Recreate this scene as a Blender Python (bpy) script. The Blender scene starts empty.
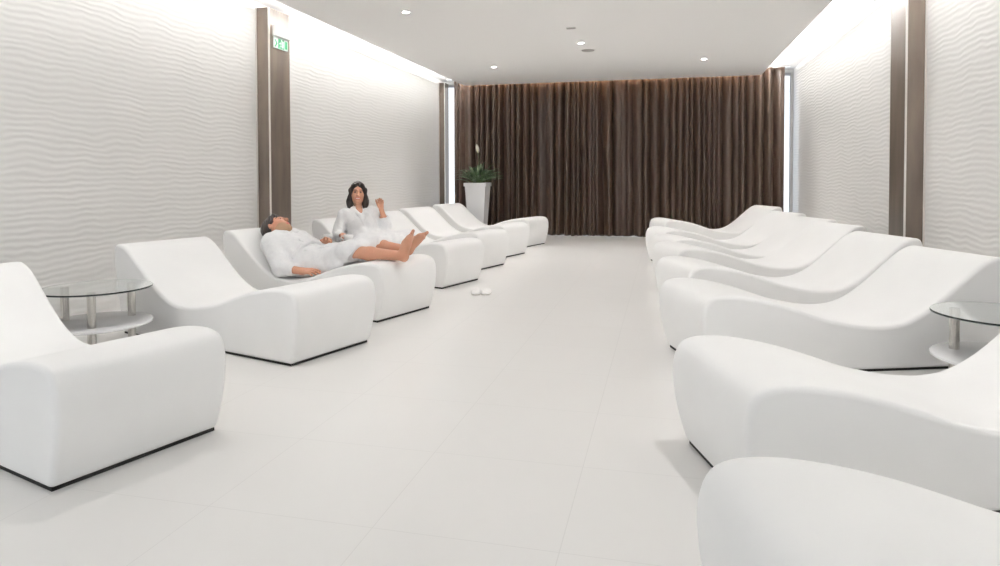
import bpy, math, random
import numpy as np
from mathutils import Vector, Matrix
random.seed(7)
rng = np.random.default_rng(11)
SC = bpy.context.scene
COL = SC.collection
PI = math.pi
R = math.radians

# ------------------------------------------------------------------ helpers
def link(o):
    COL.objects.link(o)
    return o

def tag(o, label=None, cat=None, group=None, kind=None):
    if label: o['label'] = label
    if cat: o['category'] = cat
    if group: o['group'] = group
    if kind: o['kind'] = kind
    return o

def empty(name, loc=(0, 0, 0), rz=0.0):
    o = bpy.data.objects.new(name, None)
    o.empty_display_size = 0.1
    o.location = loc
    o.rotation_euler = (0, 0, rz)
    return link(o)

def copy_tree(o, parent=None):
    c = o.copy()
    COL.objects.link(c)
    c.parent = parent
    for ch in o.children:
        copy_tree(ch, c)
    return c

def mesh_obj(name, verts, faces, mats, parent=None, mids=None, smooth=True):
    me = bpy.data.meshes.new(name)
    me.from_pydata([tuple(map(float, v)) for v in verts], [], [tuple(map(int, f)) for f in faces])
    if not isinstance(mats, (list, tuple)): mats = [mats]
    for m in mats: me.materials.append(m)
    if mids is not None:
        me.polygons.foreach_set('material_index', np.asarray(mids, dtype=np.int32))
    me.polygons.foreach_set('use_smooth', np.full(len(me.polygons), smooth))
    me.update()
    o = bpy.data.objects.new(name, me)
    link(o)
    if parent: o.parent = parent
    return o

class MB:
    """collects simple shapes into one mesh"""
    def __init__(s): s.v = []; s.f = []; s.m = []
    def add(s, v, f, mi=0):
        b = len(s.v)
        s.v += [tuple(p) for p in v]
        s.f += [tuple(b + i for i in q) for q in f]
        s.m += [mi] * len(f)
        return s
    def box(s, x0, x1, y0, y1, z0, z1, mi=0):
        v = [(x0, y0, z0), (x1, y0, z0), (x1, y1, z0), (x0, y1, z0), (x0, y0, z1), (x1, y0, z1), (x1, y1, z1), (x0, y1, z1)]
        return s.add(v, [(0, 3, 2, 1), (4, 5, 6, 7), (0, 1, 5, 4), (1, 2, 6, 5), (2, 3, 7, 6), (3, 0, 4, 7)], mi)
    def lathe(s, prof, n=40, c=(0, 0, 0), mi=0, closed=False):
        v = []; f = []
        for r, z in prof:
            for i in range(n):
                a = 2 * PI * i / n
                v.append((c[0] + r * math.cos(a), c[1] + r * math.sin(a), c[2] + z))
        k = len(prof)
        for j in range(k - 1 + (1 if closed else 0)):
            for i in range(n):
                j2 = (j + 1) % k
                f.append((j * n + i, j * n + (i + 1) % n, j2 * n + (i + 1) % n, j2 * n + i))
        if not closed:
            if prof[0][0] > 1e-5: f.append(tuple(range(n - 1, -1, -1)))
            if prof[-1][0] > 1e-5: f.append(tuple((k - 1) * n + i for i in range(n)))
        return s.add(v, f, mi)
    def tube(s, pts, rad, n=10, mi=0, caps=True):
        pts = [Vector(p) for p in pts]
        if not isinstance(rad, (list, tuple)): rad = [rad] * len(pts)
        v = []; f = []
        ref = None
        for i, p in enumerate(pts):
            t = (pts[min(i + 1, len(pts) - 1)] - pts[max(i - 1, 0)]).normalized()
            if ref is None:
                ref = Vector((0, 0, 1)) if abs(t.z) < .9 else Vector((1, 0, 0))
            a = t.cross(ref).normalized(); b = a.cross(t).normalized(); ref = b
            for j in range(n):
                w = 2 * PI * j / n
                v.append(p + (a * math.cos(w) + b * math.sin(w)) * rad[i])
        for i in range(len(pts) - 1):
            for j in range(n):
                f.append((i * n + j, i * n + (j + 1) % n, (i + 1) * n + (j + 1) % n, (i + 1) * n + j))
        if caps:
            f.append(tuple(range(n - 1, -1, -1))); f.append(tuple((len(pts) - 1) * n + j for j in range(n)))
        return s.add(v, f, mi)
    def build(s, name, mats, parent=None, smooth=False, bevel=None, auto=None):
        o = mesh_obj(name, s.v, s.f, mats, parent, s.m, smooth)
        if bevel:
            b = o.modifiers.new('bevel', 'BEVEL'); b.width = bevel; b.segments = 3; b.limit_method = 'ANGLE'; b.angle_limit = R(40)
        if auto:
            e = o.modifiers.new('split', 'EDGE_SPLIT'); e.split_angle = R(auto)
        return o

# ------------------------------------------------------------------ materials
def srgb(r, g, b):
    return tuple((c / 255 / 12.92) if c / 255 <= .04045 else ((c / 255 + .055) / 1.055) ** 2.4 for c in (r, g, b)) + (1,)

def mat(name, col, rough=.5, metal=0.0, spec=.5, **kw):
    m = bpy.data.materials.new(name); m.use_nodes = True
    b = m.node_tree.nodes['Principled BSDF']
    b.inputs['Base Color'].default_value = col
    b.inputs['Roughness'].default_value = rough
    b.inputs['Metallic'].default_value = metal
    b.inputs['Specular IOR Level'].default_value = spec
    for k, v in kw.items(): b.inputs[k.replace('_', ' ')].default_value = v
    return m

def nodes(m):
    nt = m.node_tree
    return nt, nt.nodes, nt.links, nt.nodes['Principled BSDF']

def noise_tint(m, c1, c2, scale, stretch=(1, 1, 1), detail=4, bump=0.0, lo=.35, hi=.65, bscale=None):
    nt, N, L, B = nodes(m)
    tc = N.new('ShaderNodeTexCoord'); mp = N.new('ShaderNodeMapping'); mp.inputs['Scale'].default_value = stretch
    L.new(tc.outputs['Object'], mp.inputs['Vector'])
    no = N.new('ShaderNodeTexNoise'); no.inputs['Scale'].default_value = scale; no.inputs['Detail'].default_value = detail
    L.new(mp.outputs['Vector'], no.inputs['Vector'])
    cr = N.new('ShaderNodeValToRGB'); cr.color_ramp.elements[0].position = lo; cr.color_ramp.elements[1].position = hi
    cr.color_ramp.elements[0].color = c1; cr.color_ramp.elements[1].color = c2
    L.new(no.outputs['Fac'], cr.inputs['Fac']); L.new(cr.outputs['Color'], B.inputs['Base Color'])
    if bump:
        bn = N.new('ShaderNodeTexNoise'); bn.inputs['Scale'].default_value = bscale or scale * 3; bn.inputs['Detail'].default_value = 3
        L.new(mp.outputs['Vector'], bn.inputs['Vector'])
        bp = N.new('ShaderNodeBump'); bp.inputs['Strength'].default_value = bump; bp.inputs['Distance'].default_value = .01
        L.new(bn.outputs['Fac'], bp.inputs['Height']); L.new(bp.outputs['Normal'], B.inputs['Normal'])
    return m

M_couch = mat('white_leatherette', (.83, .825, .81, 1), .48, spec=.35)
noise_tint(M_couch, (.87, .868, .862, 1), (.89, .888, .882, 1), 3, bump=.05, bscale=260)
M_black = mat('black_plinth', (.012, .011, .010, 1), .6)
M_ceil = mat('ceiling_paint', (.90, .89, .875, 1), .9, spec=.2)
M_plainwall = mat('plain_wall_paint', (.80, .79, .77, 1), .85, spec=.2)
M_chrome = mat('brushed_chrome', (.62, .60, .57, 1), .22, 1.0)
M_shelf = mat('white_lacquer', (.86, .86, .87, 1), .25)
M_frame = mat('window_frame', (.55, .55, .58, 1), .4)
M_porc = mat('porcelain', (.88, .88, .87, 1), .15)
M_coffee = mat('coffee', (.025, .012, .006, 1), .15)
M_strip = mat('corner_profile', (.80, .77, .74, 1), .35, .3)
M_plastic = mat('white_plastic', (.84, .83, .82, 1), .4)

# glass
M_glass = bpy.data.materials.new('clear_glass'); M_glass.use_nodes = True
b_ = M_glass.node_tree.nodes['Principled BSDF']
b_.inputs['Base Color'].default_value = (.93, .97, .96, 1); b_.inputs['Roughness'].default_value = 0.0
b_.inputs['Transmission Weight'].default_value = 1.0; b_.inputs['IOR'].default_value = 1.45
M_glassedge = mat('green_glass_edge', (.22, .31, .30, 1), .05, Transmission_Weight=.75)
# thin pane of window glass
M_pane = bpy.data.materials.new('window_pane'); M_pane.use_nodes = True
nt = M_pane.node_tree; nt.nodes.clear()
ou = nt.nodes.new('ShaderNodeOutputMaterial'); tr = nt.nodes.new('ShaderNodeBsdfTransparent'); gl = nt.nodes.new('ShaderNodeBsdfGlossy')
gl.inputs['Roughness'].default_value = .02; tr.inputs['Color'].default_value = (.95, .97, .98, 1)
mx = nt.nodes.new('ShaderNodeMixShader'); mx.inputs[0].default_value = .05
nt.links.new(tr.outputs[0], mx.inputs[1]); nt.links.new(gl.outputs[0], mx.inputs[2]); nt.links.new(mx.outputs[0], ou.inputs[0])

def emit(name, col, s):
    m = bpy.data.materials.new(name); m.use_nodes = True
    b = m.node_tree.nodes['Principled BSDF']
    b.inputs['Base Color'].default_value = (.8, .8, .8, 1)
    b.inputs['Emission Color'].default_value = col; b.inputs['Emission Strength'].default_value = s
    return m
M_lamp = emit('lamp_lens', (1, .97, .93, 1), 12)

# floor: large glossy tiles with hairline joints
M_floor = mat('floor_tiles', (.74, .73, .71, 1), .3, spec=.4)
nt, N, L, B = nodes(M_floor)
tc = N.new('ShaderNodeTexCoord'); mp = N.new('ShaderNodeMapping')
mp.inputs['Location'].default_value = (.30 * .0 + .298, -1.945 + .6 * 10, 0)
L.new(tc.outputs['Object'], mp.inputs['Vector'])
br = N.new('ShaderNodeTexBrick'); br.offset = 0; br.inputs['Scale'].default_value = 1
br.inputs['Brick Width'].default_value = .6; br.inputs['Row Height'].default_value = .6
br.inputs['Mortar Size'].default_value = .0016; br.inputs['Mortar Smooth'].default_value = .1; br.inputs['Bias'].default_value = 0
br.inputs['Color1'].default_value = (.79, .78, .765, 1); br.inputs['Color2'].default_value = (.785, .775, .76, 1)
br.inputs['Mortar'].default_value = (.71, .70, .685, 1)
L.new(mp.outputs['Vector'], br.inputs['Vector'])
no = N.new('ShaderNodeTexNoise'); no.inputs['Scale'].default_value = 1.3; no.inputs['Detail'].default_value = 5
L.new(tc.outputs['Object'], no.inputs['Vector'])
mxc = N.new('ShaderNodeMix'); mxc.data_type = 'RGBA'; mxc.blend_type = 'MULTIPLY'
rmp = N.new('ShaderNodeValToRGB'); rmp.color_ramp.elements[0].color = (.965, .96, .955, 1); rmp.color_ramp.elements[1].color = (1, 1, 1, 1)
L.new(no.outputs['Fac'], rmp.inputs['Fac'])
mxc.inputs['Factor'].default_value = 1
L.new(br.outputs['Color'], mxc.inputs['A']); L.new(rmp.outputs['Color'], mxc.inputs['B'])
L.new(mxc.outputs['Result'], B.inputs['Base Color'])

# wall cladding: flowing horizontal ripples in relief
M_wall = mat('rippled_wall_panel', (.83, .82, .805, 1), .75, spec=.25)
nt, N, L, B = nodes(M_wall)
tc = N.new('ShaderNodeTexCoord'); sep = N.new('ShaderNodeSeparateXYZ'); L.new(tc.outputs['Object'], sep.inputs[0])
def nz(scale, stretch, det=1.5):
    mp = N.new('ShaderNodeMapping'); mp.inputs['Scale'].default_value = stretch; L.new(tc.outputs['Object'], mp.inputs['Vector'])
    n = N.new('ShaderNodeTexNoise'); n.inputs['Scale'].default_value = scale; n.inputs['Detail'].default_value = det
    L.new(mp.outputs['Vector'], n.inputs['Vector']); return n.outputs['Fac']
def mth(op, a, b=None, c=None):
    n = N.new('ShaderNodeMath'); n.operation = op
    for i, x in enumerate((a, b, c)):
        if x is None: continue
        if isinstance(x, (int, float)): n.inputs[i].default_value = x
        else: L.new(x, n.inputs[i])
    return n.outputs[0]
warp = mth('MULTIPLY', nz(1.0, (1, 2.6, 3.2), 2.0), 2.3)
ph = mth('ADD', mth('MULTIPLY', sep.outputs['Z'], 1 / .046), warp)
wave = mth('SINE', mth('MULTIPLY', ph, 2 * PI))
amp = mth('ADD', mth('MULTIPLY', nz(1.0, (1, 3.0, 6.0), 1.0), 1.3), .1)
hgt = mth('MULTIPLY', wave, amp)
bp = N.new('ShaderNodeBump'); bp.inputs['Strength'].default_value = .34; bp.inputs['Distance'].default_value = .004
L.new(hgt, bp.inputs['Height']); L.new(bp.outputs['Normal'], B.inputs['Normal'])

# column cladding, brown grey stone effect laminate
M_clad = mat('brown_laminate', srgb(120, 108, 98), .38, spec=.5)
noise_tint(M_clad, srgb(84, 73, 64), srgb(114, 101, 90), 2.2, (3, 3, .6), 6, lo=.3, hi=.7)
# curtain
M_curt = mat('brown_satin', srgb(70, 55, 46), .34, spec=.5)
noise_tint(M_curt, srgb(71, 56, 47), srgb(75, 59, 50), 8, (1, 1, .3), 2)
B = M_curt.node_tree.nodes['Principled BSDF']
B.inputs['Sheen Weight'].default_value = .35; B.inputs['Sheen Roughness'].default_value = .4
B.inputs['Sheen Tint'].default_value = srgb(190, 160, 135)

# ------------------------------------------------------------------ room dimensions (metres)
CAMH = 1.12
XL, XR = -4.265, 2.215
SL, SR, SB = -3.678, 1.611, 12.217      # edges of the dropped ceiling raft
H1, H2 = 2.83, 2.987
YF, YB = -2.6, 12.72                     # wall behind the camera, window wall
YC = 12.40                               # curtain

def struct(name, mb, m, parent=None, **kw):
    o = mb.build(name, m, parent, **kw)
    if parent is None: o['kind'] = 'structure'
    return o

struct('floor', MB().box(XL - .15, XR + .15, YF - .15, YB + .15, -.12, 0), M_floor)
struct('ceiling', MB().box(SL, SR, YF, SB, H1, H1 + .055).box(SL, SL + .015, YF, SB, H1 + .05, H1 + .085).box(SR - .015, SR, YF, SB, H1 + .05, H1 + .085), M_ceil)
struct('ceiling_upper', MB().box(XL - .15, XR + .15, YF - .15, YB + .15, H2, H2 + .12), M_ceil)
struct('wall_left', MB().box(XL - .15, XL, YF - .15, YB + .15, 0, H2), M_wall)
struct('wall_right', MB().box(XR, XR + .15, YF - .15, YB + .15, 0, H2), M_wall)
struct('wall_front', MB().box(XL, -3.9, YF - .15, YF, 0, H2).box(.3, XR, YF - .15, YF, 0, H2).box(-3.9, .3, YF - .15, YF, 0, .25).box(-3.9, .3, YF - .15, YF, 2.72, H2), M_plainwall)
wf = MB().box(-3.9, .3, YF - .10, YF - .04, .25, .30).box(-3.9, .3, YF - .10, YF - .04, 2.67, 2.72)
for i in range(4): wf.box(-3.9 + 1.385 * i, -3.9 + 1.385 * i + .045, YF - .10, YF - .04, .30, 2.67)
w2 = struct('window_added', wf, M_frame)  # unseen window, added behind the camera to light the loungers' near sides
MB().box(-3.9, .3, YF - .075, YF - .065, .30, 2.67).build('pane', M_pane, w2)
# window wall: lintel, sill and jambs round a wide glazed opening
struct('wall_back', MB().box(XL, XR, YB, YB + .15, H2 - .06, H2).box(XL, XL + .02, YB, YB + .15, .012, H2 - .06).box(XR - .04, XR, YB, YB + .15, .012, H2 - .06), M_plainwall)
win = MB()
x0, x1 = XL + .02, XR - .04
ww = (x1 - x0) / 6
win.box(x0, x1, YB + .02, YB + .08, 0.0, .05).box(x0, x1, YB + .02, YB + .08, H2 - .11, H2 - .06)
for i in range(7):
    hw = .006 if i in (0, 6) else .02
    xx = min(max(x0 + i * ww, x0 + hw), x1 - hw)
    win.box(xx - hw, xx + hw, YB + .02, YB + .08, .05, H2 - .11)
w1 = struct('window_1', win, M_frame)
MB().box(x0, x1, YB + .045, YB + .055, .05, H2 - .11).build('pane', M_pane, w1)

# columns clad in brown laminate with pale corner profiles
def column(name, xw, sgn, y0, y1, ztop, d=.158):
    """sgn +1: stands on the left wall and projects to +x"""
    root = empty(name, (xw, y0, 0)); root['kind'] = 'structure'
    xs = sorted((0, sgn * d))
    e = .012
    # core faces as two panels
    MB().box(*sorted((sgn * .002, sgn * (d - e))), 0, .02, .0, ztop).build('side_panel', M_clad, root)
    MB().box(*sorted((sgn * (d - .02), sgn * d)), e, y1 - y0, 0, ztop).build('front_panel', M_clad, root)
    MB().box(*sorted((sgn * .002, sgn * (d - .02))), .02, y1 - y0 - .002, 0, ztop - .002).build('core', M_clad, root)
    MB().box(*sorted((sgn * (d - e), sgn * (d + .002))), -.002, e, 0, ztop).build('corner_profile', M_strip, root)
    MB().box(*sorted((sgn * -.0, sgn * .012)), -.012, -.001, 0, ztop).build('edge_profile', M_strip, root)
    MB().box(*sorted((sgn * (d - .012), sgn * (d + .001))), y1 - y0 + .0005, y1 - y0 + .01, 0, ztop).build('edge_profile', M_strip, root)
    return root
cl = column('column_left', XL, 1, 6.40, 6.80, 2.93)
cr = column('column_right', XR, -1, 6.56, 6.97, 2.93)
ce = column('column_far_left', XL, 1, 12.42, 12.66, 2.93, .12)

# ------------------------------------------------------------------ emergency exit sign on the left column
M_green = emit('exit_green', srgb(40, 165, 105), .12); M_green.node_tree.nodes['Principled BSDF'].inputs['Base Color'].default_value = srgb(28, 130, 84)
M_white_sign = emit('exit_white', (.92, 1, .97, 1), .12)
xf = XL + .158
ex = empty('exit_sign', (xf + .003, 6.60, 2.60))
tag(ex, 'green and white illuminated emergency exit sign high on the left brown column', 'exit sign')
MB().box(0, .05, -.145, .145, .035, .155).build('lamp_housing', M_plastic, ex, bevel=.008)
MB().box(.004, .016, -.135, .135, -.088, .032).build('sign_panel', M_white_sign, ex, bevel=.002)
sg = MB()
sg.box(.0162, .0175, -.055, .065, -.08, .022)                                  # green field
MB_sym = MB()
def flat(mb, pts, x):                                                            # polygon on the panel, pts in (y,z)
    n = len(pts)
    v = [(x, p[0], p[1]) for p in pts] + [(x + .0012, p[0], p[1]) for p in pts]
    mb.add(v, [tuple(range(n - 1, -1, -1)), tuple(range(n, 2 * n))] + [(i, (i + 1) % n, n + (i + 1) % n, n + i) for i in range(n)])
flat(sg, [(-.125, -.075), (-.095, -.035), (-.125, .005), (-.105, .005), (-.07, -.035), (-.105, -.075)], .0162)
flat(sg, [(.08, -.072), (.125, -.072), (.125, .015), (.08, .015)], .0162)
sg.build('green_field', M_green, ex)
# running figure and door in white
flat(MB_sym, [(.02, -.07), (.05, -.07), (.05, .005), (.02, .005)], .0177)      # doorway
flat(MB_sym, [(-.015, -.02), (.01, -.005), (.008, -.035), (-.01, -.05)], .0177)  # torso
flat(MB_sym, [(-.01, -.05), (.004, -.045), (-.02, -.072), (-.032, -.068)], .0177)  # rear leg
flat(MB_sym, [(.0, -.05), (.01, -.042), (.024, -.066), (.012, -.072)], .0177)     # front leg
flat(MB_sym, [(-.038, -.03), (-.012, -.012), (-.012, -.022), (-.034, -.04)], .0177)  # arm
flat(MB_sym, [(.008 + .011 * math.cos(i * PI / 5), .008 + .011 * math.sin(i * PI / 5)) for i in range(10)], .0177)
MB_sym.build('running_figure', M_white_sign, ex)

# ------------------------------------------------------------------ ceiling fittings
def downlight(x, y, label):
    r = empty('downlight', (x, y, H1))
    tag(r, label, 'ceiling light', 'recessed ceiling spotlights')
    MB().lathe([(.034, .001), (.034, -.004), (.046, -.006), (.052, -.003), (.052, .001)], 32).build('trim_ring', M_plastic, r, smooth=True)
    MB().lathe([(.001, -.002), (.034, -.002)], 32).build('lens', M_lamp, r)
    return r
dl = [(-2.616, 6.585, 'round recessed ceiling spotlight nearest the camera, above the left row'),
      (-2.598, 10.237, 'round recessed ceiling spotlight far left, before the curtain and planter'),
      (-1.043, 8.675, 'round recessed ceiling spotlight in the middle, between the two ceiling vents'),
      (.569, 10.319, 'round recessed ceiling spotlight far right, near the curtain')]
for x, y, l in dl: downlight(x, y, l)
M_vent = mat('vent_grey', (.42, .40, .38, 1), .5)
M_slot = mat('vent_slot', (.12, .115, .11, 1), .6)
v = empty('ceiling_vent', (-1.009, 9.181, H1)); tag(v, 'round grey ceiling disc vent just beyond the middle spotlight', 'ceiling vent')
MB().lathe([(.001, -.016), (.05, -.018), (.085, -.012), (.092, 0.001)], 36).build('disc', M_vent, v, smooth=True)
MB().lathe([(.093, .001), (.096, -.006), (.108, -.004), (.11, .001)], 36).build('rim', M_plastic, v, smooth=True)
v = empty('ceiling_speaker', (-1.05, 7.769, H1)); tag(v, 'small grey square ceiling fitting in front of the middle spotlight', 'ceiling fitting')
MB().box(-.055, .055, -.03, .03, -.008, .001).build('plate', M_vent, v, bevel=.004)
MB().box(-.045, .045, -.02, -.008, -.0095, -.008).box(-.045, .045, .004, .016, -.0095, -.008).build('slot', M_slot, v)

# ------------------------------------------------------------------ wave loungers
CW, CL = .715, 1.775
PROF = [(0.0, .012), (-.028, .10), (-.052, .20), (-.062, .30), (-.055, .375), (-.028, .425), (.02, .447), (.09, .452),
        (.18, .445), (.30, .423), (.42, .392), (.54, .353), (.66, .312), (.77, .286), (.87, .268), (.96, .259), (1.04, .260),
        (1.12, .272), (1.20, .301), (1.28, .345), (1.36, .402), (1.44, .466), (1.52, .532), (1.58, .580), (1.63, .612), (1.68, .633), (1.72, .640),
        (1.755, .632), (1.775, .605), (1.782, .56), (1.775, .47), (1.745, .25), (1.715, .012)]
def catmull(P, n=4):
    P = np.array(P); out = []
    for i in range(len(P) - 1):
        p0 = P[max(i - 1, 0)]; p1 = P[i]; p2 = P[i + 1]; p3 = P[min(i + 2, len(P) - 1)]
        for j in range(n):
            t = j / n
            out.append(.5 * ((2 * p1) + (p2 - p0) * t + (2 * p0 - 5 * p1 + 4 * p2 - p3) * t * t + (3 * p1 - p0 - 3 * p2 + p3) * t ** 3))
    out.append(P[-1]); return np.array(out)
PF = catmull(PROF, 3)
_a, _b = int(np.argmin(PF[:, 0])), int(np.argmax(PF[:, 0]))
TOPS = PF[_a:_b + 1]                       # upper branch of the profile, foot overhang to head end
def couch_z(s):
    """height of the lounger's upper surface at distance s from the foot"""
    return np.interp(s, TOPS[:, 0], TOPS[:, 1])

def make_lounger():
    root = empty('lounge_chair')
    n = len(PF); v = []; f = []
    for k, sg_ in ((0, -1), (1, 1)):
        for s, z in PF:
            y = sg_ * (CW / 2 - .014 * (1 - z / .64))
            v.append((-s, y, z))
    for i in range(n):
        j = (i + 1) % n
        f.append((i, j, n + j, n + i))
    f.append(tuple(range(n - 1, -1, -1))); f.append(tuple(n + i for i in range(n)))
    b = mesh_obj('body', v, f, M_couch, root)
    # fix orientation
    import bmesh
    bm = bmesh.new(); bm.from_mesh(b.data); bmesh.ops.recalc_face_normals(bm, faces=bm.faces); bm.to_mesh(b.data); bm.free()
    b.data.polygons.foreach_set('use_smooth', np.full(len(b.data.polygons), True))
    md = b.modifiers.new('bevel', 'BEVEL'); md.width = .026; md.segments = 5; md.limit_method = 'ANGLE'; md.angle_limit = R(60); md.harden_normals = False
    wn = b.modifiers.new('wn', 'WEIGHTED_NORMAL'); wn.keep_sharp = False
    MB().box(-1.70, -.010, -CW / 2 + .026, CW / 2 - .026, 0, .013).build('plinth', M_black, root)
    return root

AL, AR = R(16.5), R(20)
first = make_lounger()
def place(o, foot_near, a, side):
    """foot_near: near floor corner of the foot end (left row) or far floor corner (right row)"""
    x, y = foot_near
    th = -a if side == 'L' else PI + a
    o.location = (x - math.sin(th) * .3275, y + math.cos(th) * .3275, 0)
    o.rotation_euler = (0, 0, th)
LN = [(-2.10, 1.905), (-2.117, 3.508), (-2.11, 4.715), (-2.117, 6.275), (-2.135, 7.537), (-2.12, 8.784), (-2.08, 10.207)]
LLAB = ['empty white wave lounger at the left edge, in front of the left glass table',
        'empty white wave lounger between the left glass table and the reclining man',
        'white wave lounger on which the man in a robe lies',
        'white wave lounger on which the dark-haired woman sits',
        'first empty white wave lounger beyond the woman, in the left row',
        'second empty white wave lounger beyond the woman, in the left row',
        'last empty white wave lounger of the left row, in front of the tall planter']
LOUNGE = []
for i, p in enumerate(LN):
    o = first if i == 0 else copy_tree(first)
    place(o, p, AL, 'L'); tag(o, LLAB[i], 'lounger', 'white wave loungers in the left row'); LOUNGE.append(o)
RF = [(.14, 1.64), (.100, 2.87), (.035, 4.47), (.0, 5.68), (-.05, 6.93), (-.085, 7.83), (-.17, 9.0), (-.16, 10.85)]
RLAB = ['empty white wave lounger cut off by the lower right corner of the photo',
        'empty white wave lounger in front of the right glass table',
        'empty white wave lounger just behind the right glass table',
        'second empty white wave lounger behind the right glass table',
        'third empty white wave lounger behind the right glass table',
        'fourth empty white wave lounger behind the right glass table',
        'second to last empty white wave lounger of the right row before the curtain',
        'last empty white wave lounger of the right row, against the brown curtain']
for i, p in enumerate(RF):
    o = copy_tree(first)
    place(o, p, (R(15.5), R(18.5))[i] if i < 2 else AR, 'R'); tag(o, RLAB[i], 'lounger', 'white wave loungers in the right row'); LOUNGE.append(o)

# ------------------------------------------------------------------ round glass side tables
TZ, TR = .425, .32
def make_table():
    r = empty('side_table')
    MB().lathe([(.001, TZ - .01), (TR - .003, TZ - .01), (TR - .003, TZ), (.001, TZ)], 72).build('glass_top', M_glass, r)
    MB().lathe([(TR - .0028, TZ - .0098), (TR, TZ - .0098), (TR, TZ - .0055), (TR - .0028, TZ - .0055)], 72, closed=True).build('glass_edge', M_glassedge, r)
    MB().lathe([(.001, .186), (TR - .012, .186), (TR - .002, .192), (TR - .002, .202), (TR - .012, .208), (.001, .208)], 72).build('shelf', M_shelf, r, smooth=True, auto=40)
    for k in range(3):
        a = R(60 + 120 * k); x, y = .215 * math.cos(a), .215 * math.sin(a)
        MB().lathe([(.024, 0), (.024, TZ - .0115)], 24, (x, y, 0)).build('leg', M_chrome, r, smooth=True, auto=40)
    return r
t1 = make_table()
tg = 'round glass side tables'
tabs = [((-3.48, 3.48), 8, 'round glass side table with white lower shelf at left, behind the nearest left lounger'),
        ((-3.45, 6.23), 15, 'round glass side table between the man and the woman, carrying the cups'),
        ((1.66, 3.83), 86, 'round glass side table with chrome legs at the right edge')]
for i, (p, rz, l) in enumerate(tabs):
    o = t1 if i == 0 else copy_tree(t1)
    o.location = (*p, 0); o.rotation_euler = (0, 0, R(rz)); tag(o, l, 'side table', tg)

# ------------------------------------------------------------------ curtains
def curtain(name, xa, xb, nf, seed, label, gather=0.0):
    rg = np.random.default_rng(seed)
    nx, nzz = int((xb - xa) * 260), 46
    u = np.linspace(0, 1, nx)
    # irregular fold phase
    steps = rg.uniform(.35, 1.75, nf + 1); cum = np.r_[0, np.cumsum(steps)]; cum /= cum[-1]
    ph0 = np.interp(u, cum, np.arange(nf + 2)) * 2 * PI
    amp0 = np.interp(u, cum, rg.uniform(.8, 1.5, nf + 2))
    kk = max(3, int(nx / (nf * 3.2))); ker = np.hanning(kk + 2)[1:-1]; ker /= ker.sum()
    smo = lambda q: np.convolve(np.pad(q, kk, mode='reflect', reflect_type='odd'), ker, mode='same')[kk:-kk]
    ph0 = smo(ph0); amp0 = smo(amp0)
    drift = np.interp(u, np.linspace(0, 1, 9), rg.uniform(-1.3, 1.3, 9))
    flat_ = np.interp(u, np.linspace(0, 1, 7), rg.uniform(.5, 1.3, 7)); amp0 = amp0 * flat_
    mer = smo(np.interp(u, cum, rg.uniform(-1, 1, nf + 2)))
    zt, zb = 2.972, .0
    hem = .007 + .012 * np.interp(u, np.linspace(0, 1, nf * 2), rg.uniform(-1, 1, nf * 2))
    V = []; 
    for j in range(nzz):
        w = j / (nzz - 1)                       # 0 top .. 1 bottom
        z = zt + (hem - zt) * w
        ph = ph0 + drift * w * 1.2
        amp = (.050 + .018 * w ** .8) * amp0 * (1 + .35 * mer * w)
        y = amp * (np.sin(ph) + .16 * np.sin(2 * ph + 1.1 + .8 * drift) * (1 - .3 * w))
        if w > .8: y = y * (1 + .5 * (w - .8) / .2 * np.abs(mer))
        ed = np.clip(np.minimum(u, 1 - u) * (xb - xa) / .20, 0, 1) ** 1.5; y = y * ed + .034 * np.where(u < .5, 1, -1) * (1 - ed)
        shift = gather * np.sin(PI * u) * w ** 2
        x = xa + (xb - xa) * u + .022 * np.cos(ph) * np.clip(np.minimum(u, 1 - u) * (xb - xa) / .20, 0, 1) + shift * .1
        flare = 1 + .0 * w
        V.append(np.stack([x, YC + y * flare, np.full(nx, 0) + z], 1))
    V = np.concatenate(V)
    F = []
    for j in range(nzz - 1):
        for i in range(nx - 1):
            F.append((j * nx + i, j * nx + i + 1, (j + 1) * nx + i + 1, (j + 1) * nx + i))
    o = mesh_obj(name, V, F, M_curt)
    sd = o.modifiers.new('thick', 'SOLIDIFY'); sd.thickness = .004; sd.offset = 0
    tag(o, label, 'curtain', 'brown pleated curtains on the far wall')
    return o
curtain('curtain', -3.955, -2.20, 13, 3, 'brown pleated curtain panel behind the potted plant, left third of far wall')
curtain('curtain', -2.225, -.69, 11, 5, 'brown pleated curtain panel in the middle, ending over the clear aisle floor')
curtain('curtain', -.715, 2.012, 20, 8, 'widest brown pleated curtain panel, behind the last right-hand lounger')
rl = MB().box(-4.1, 2.1, YC - .015, YC + .015, 2.972, 2.985).build('curtain_rail', M_plastic)
tag(rl, 'slim white ceiling rail from which the brown curtains hang', 'curtain rail')

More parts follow.
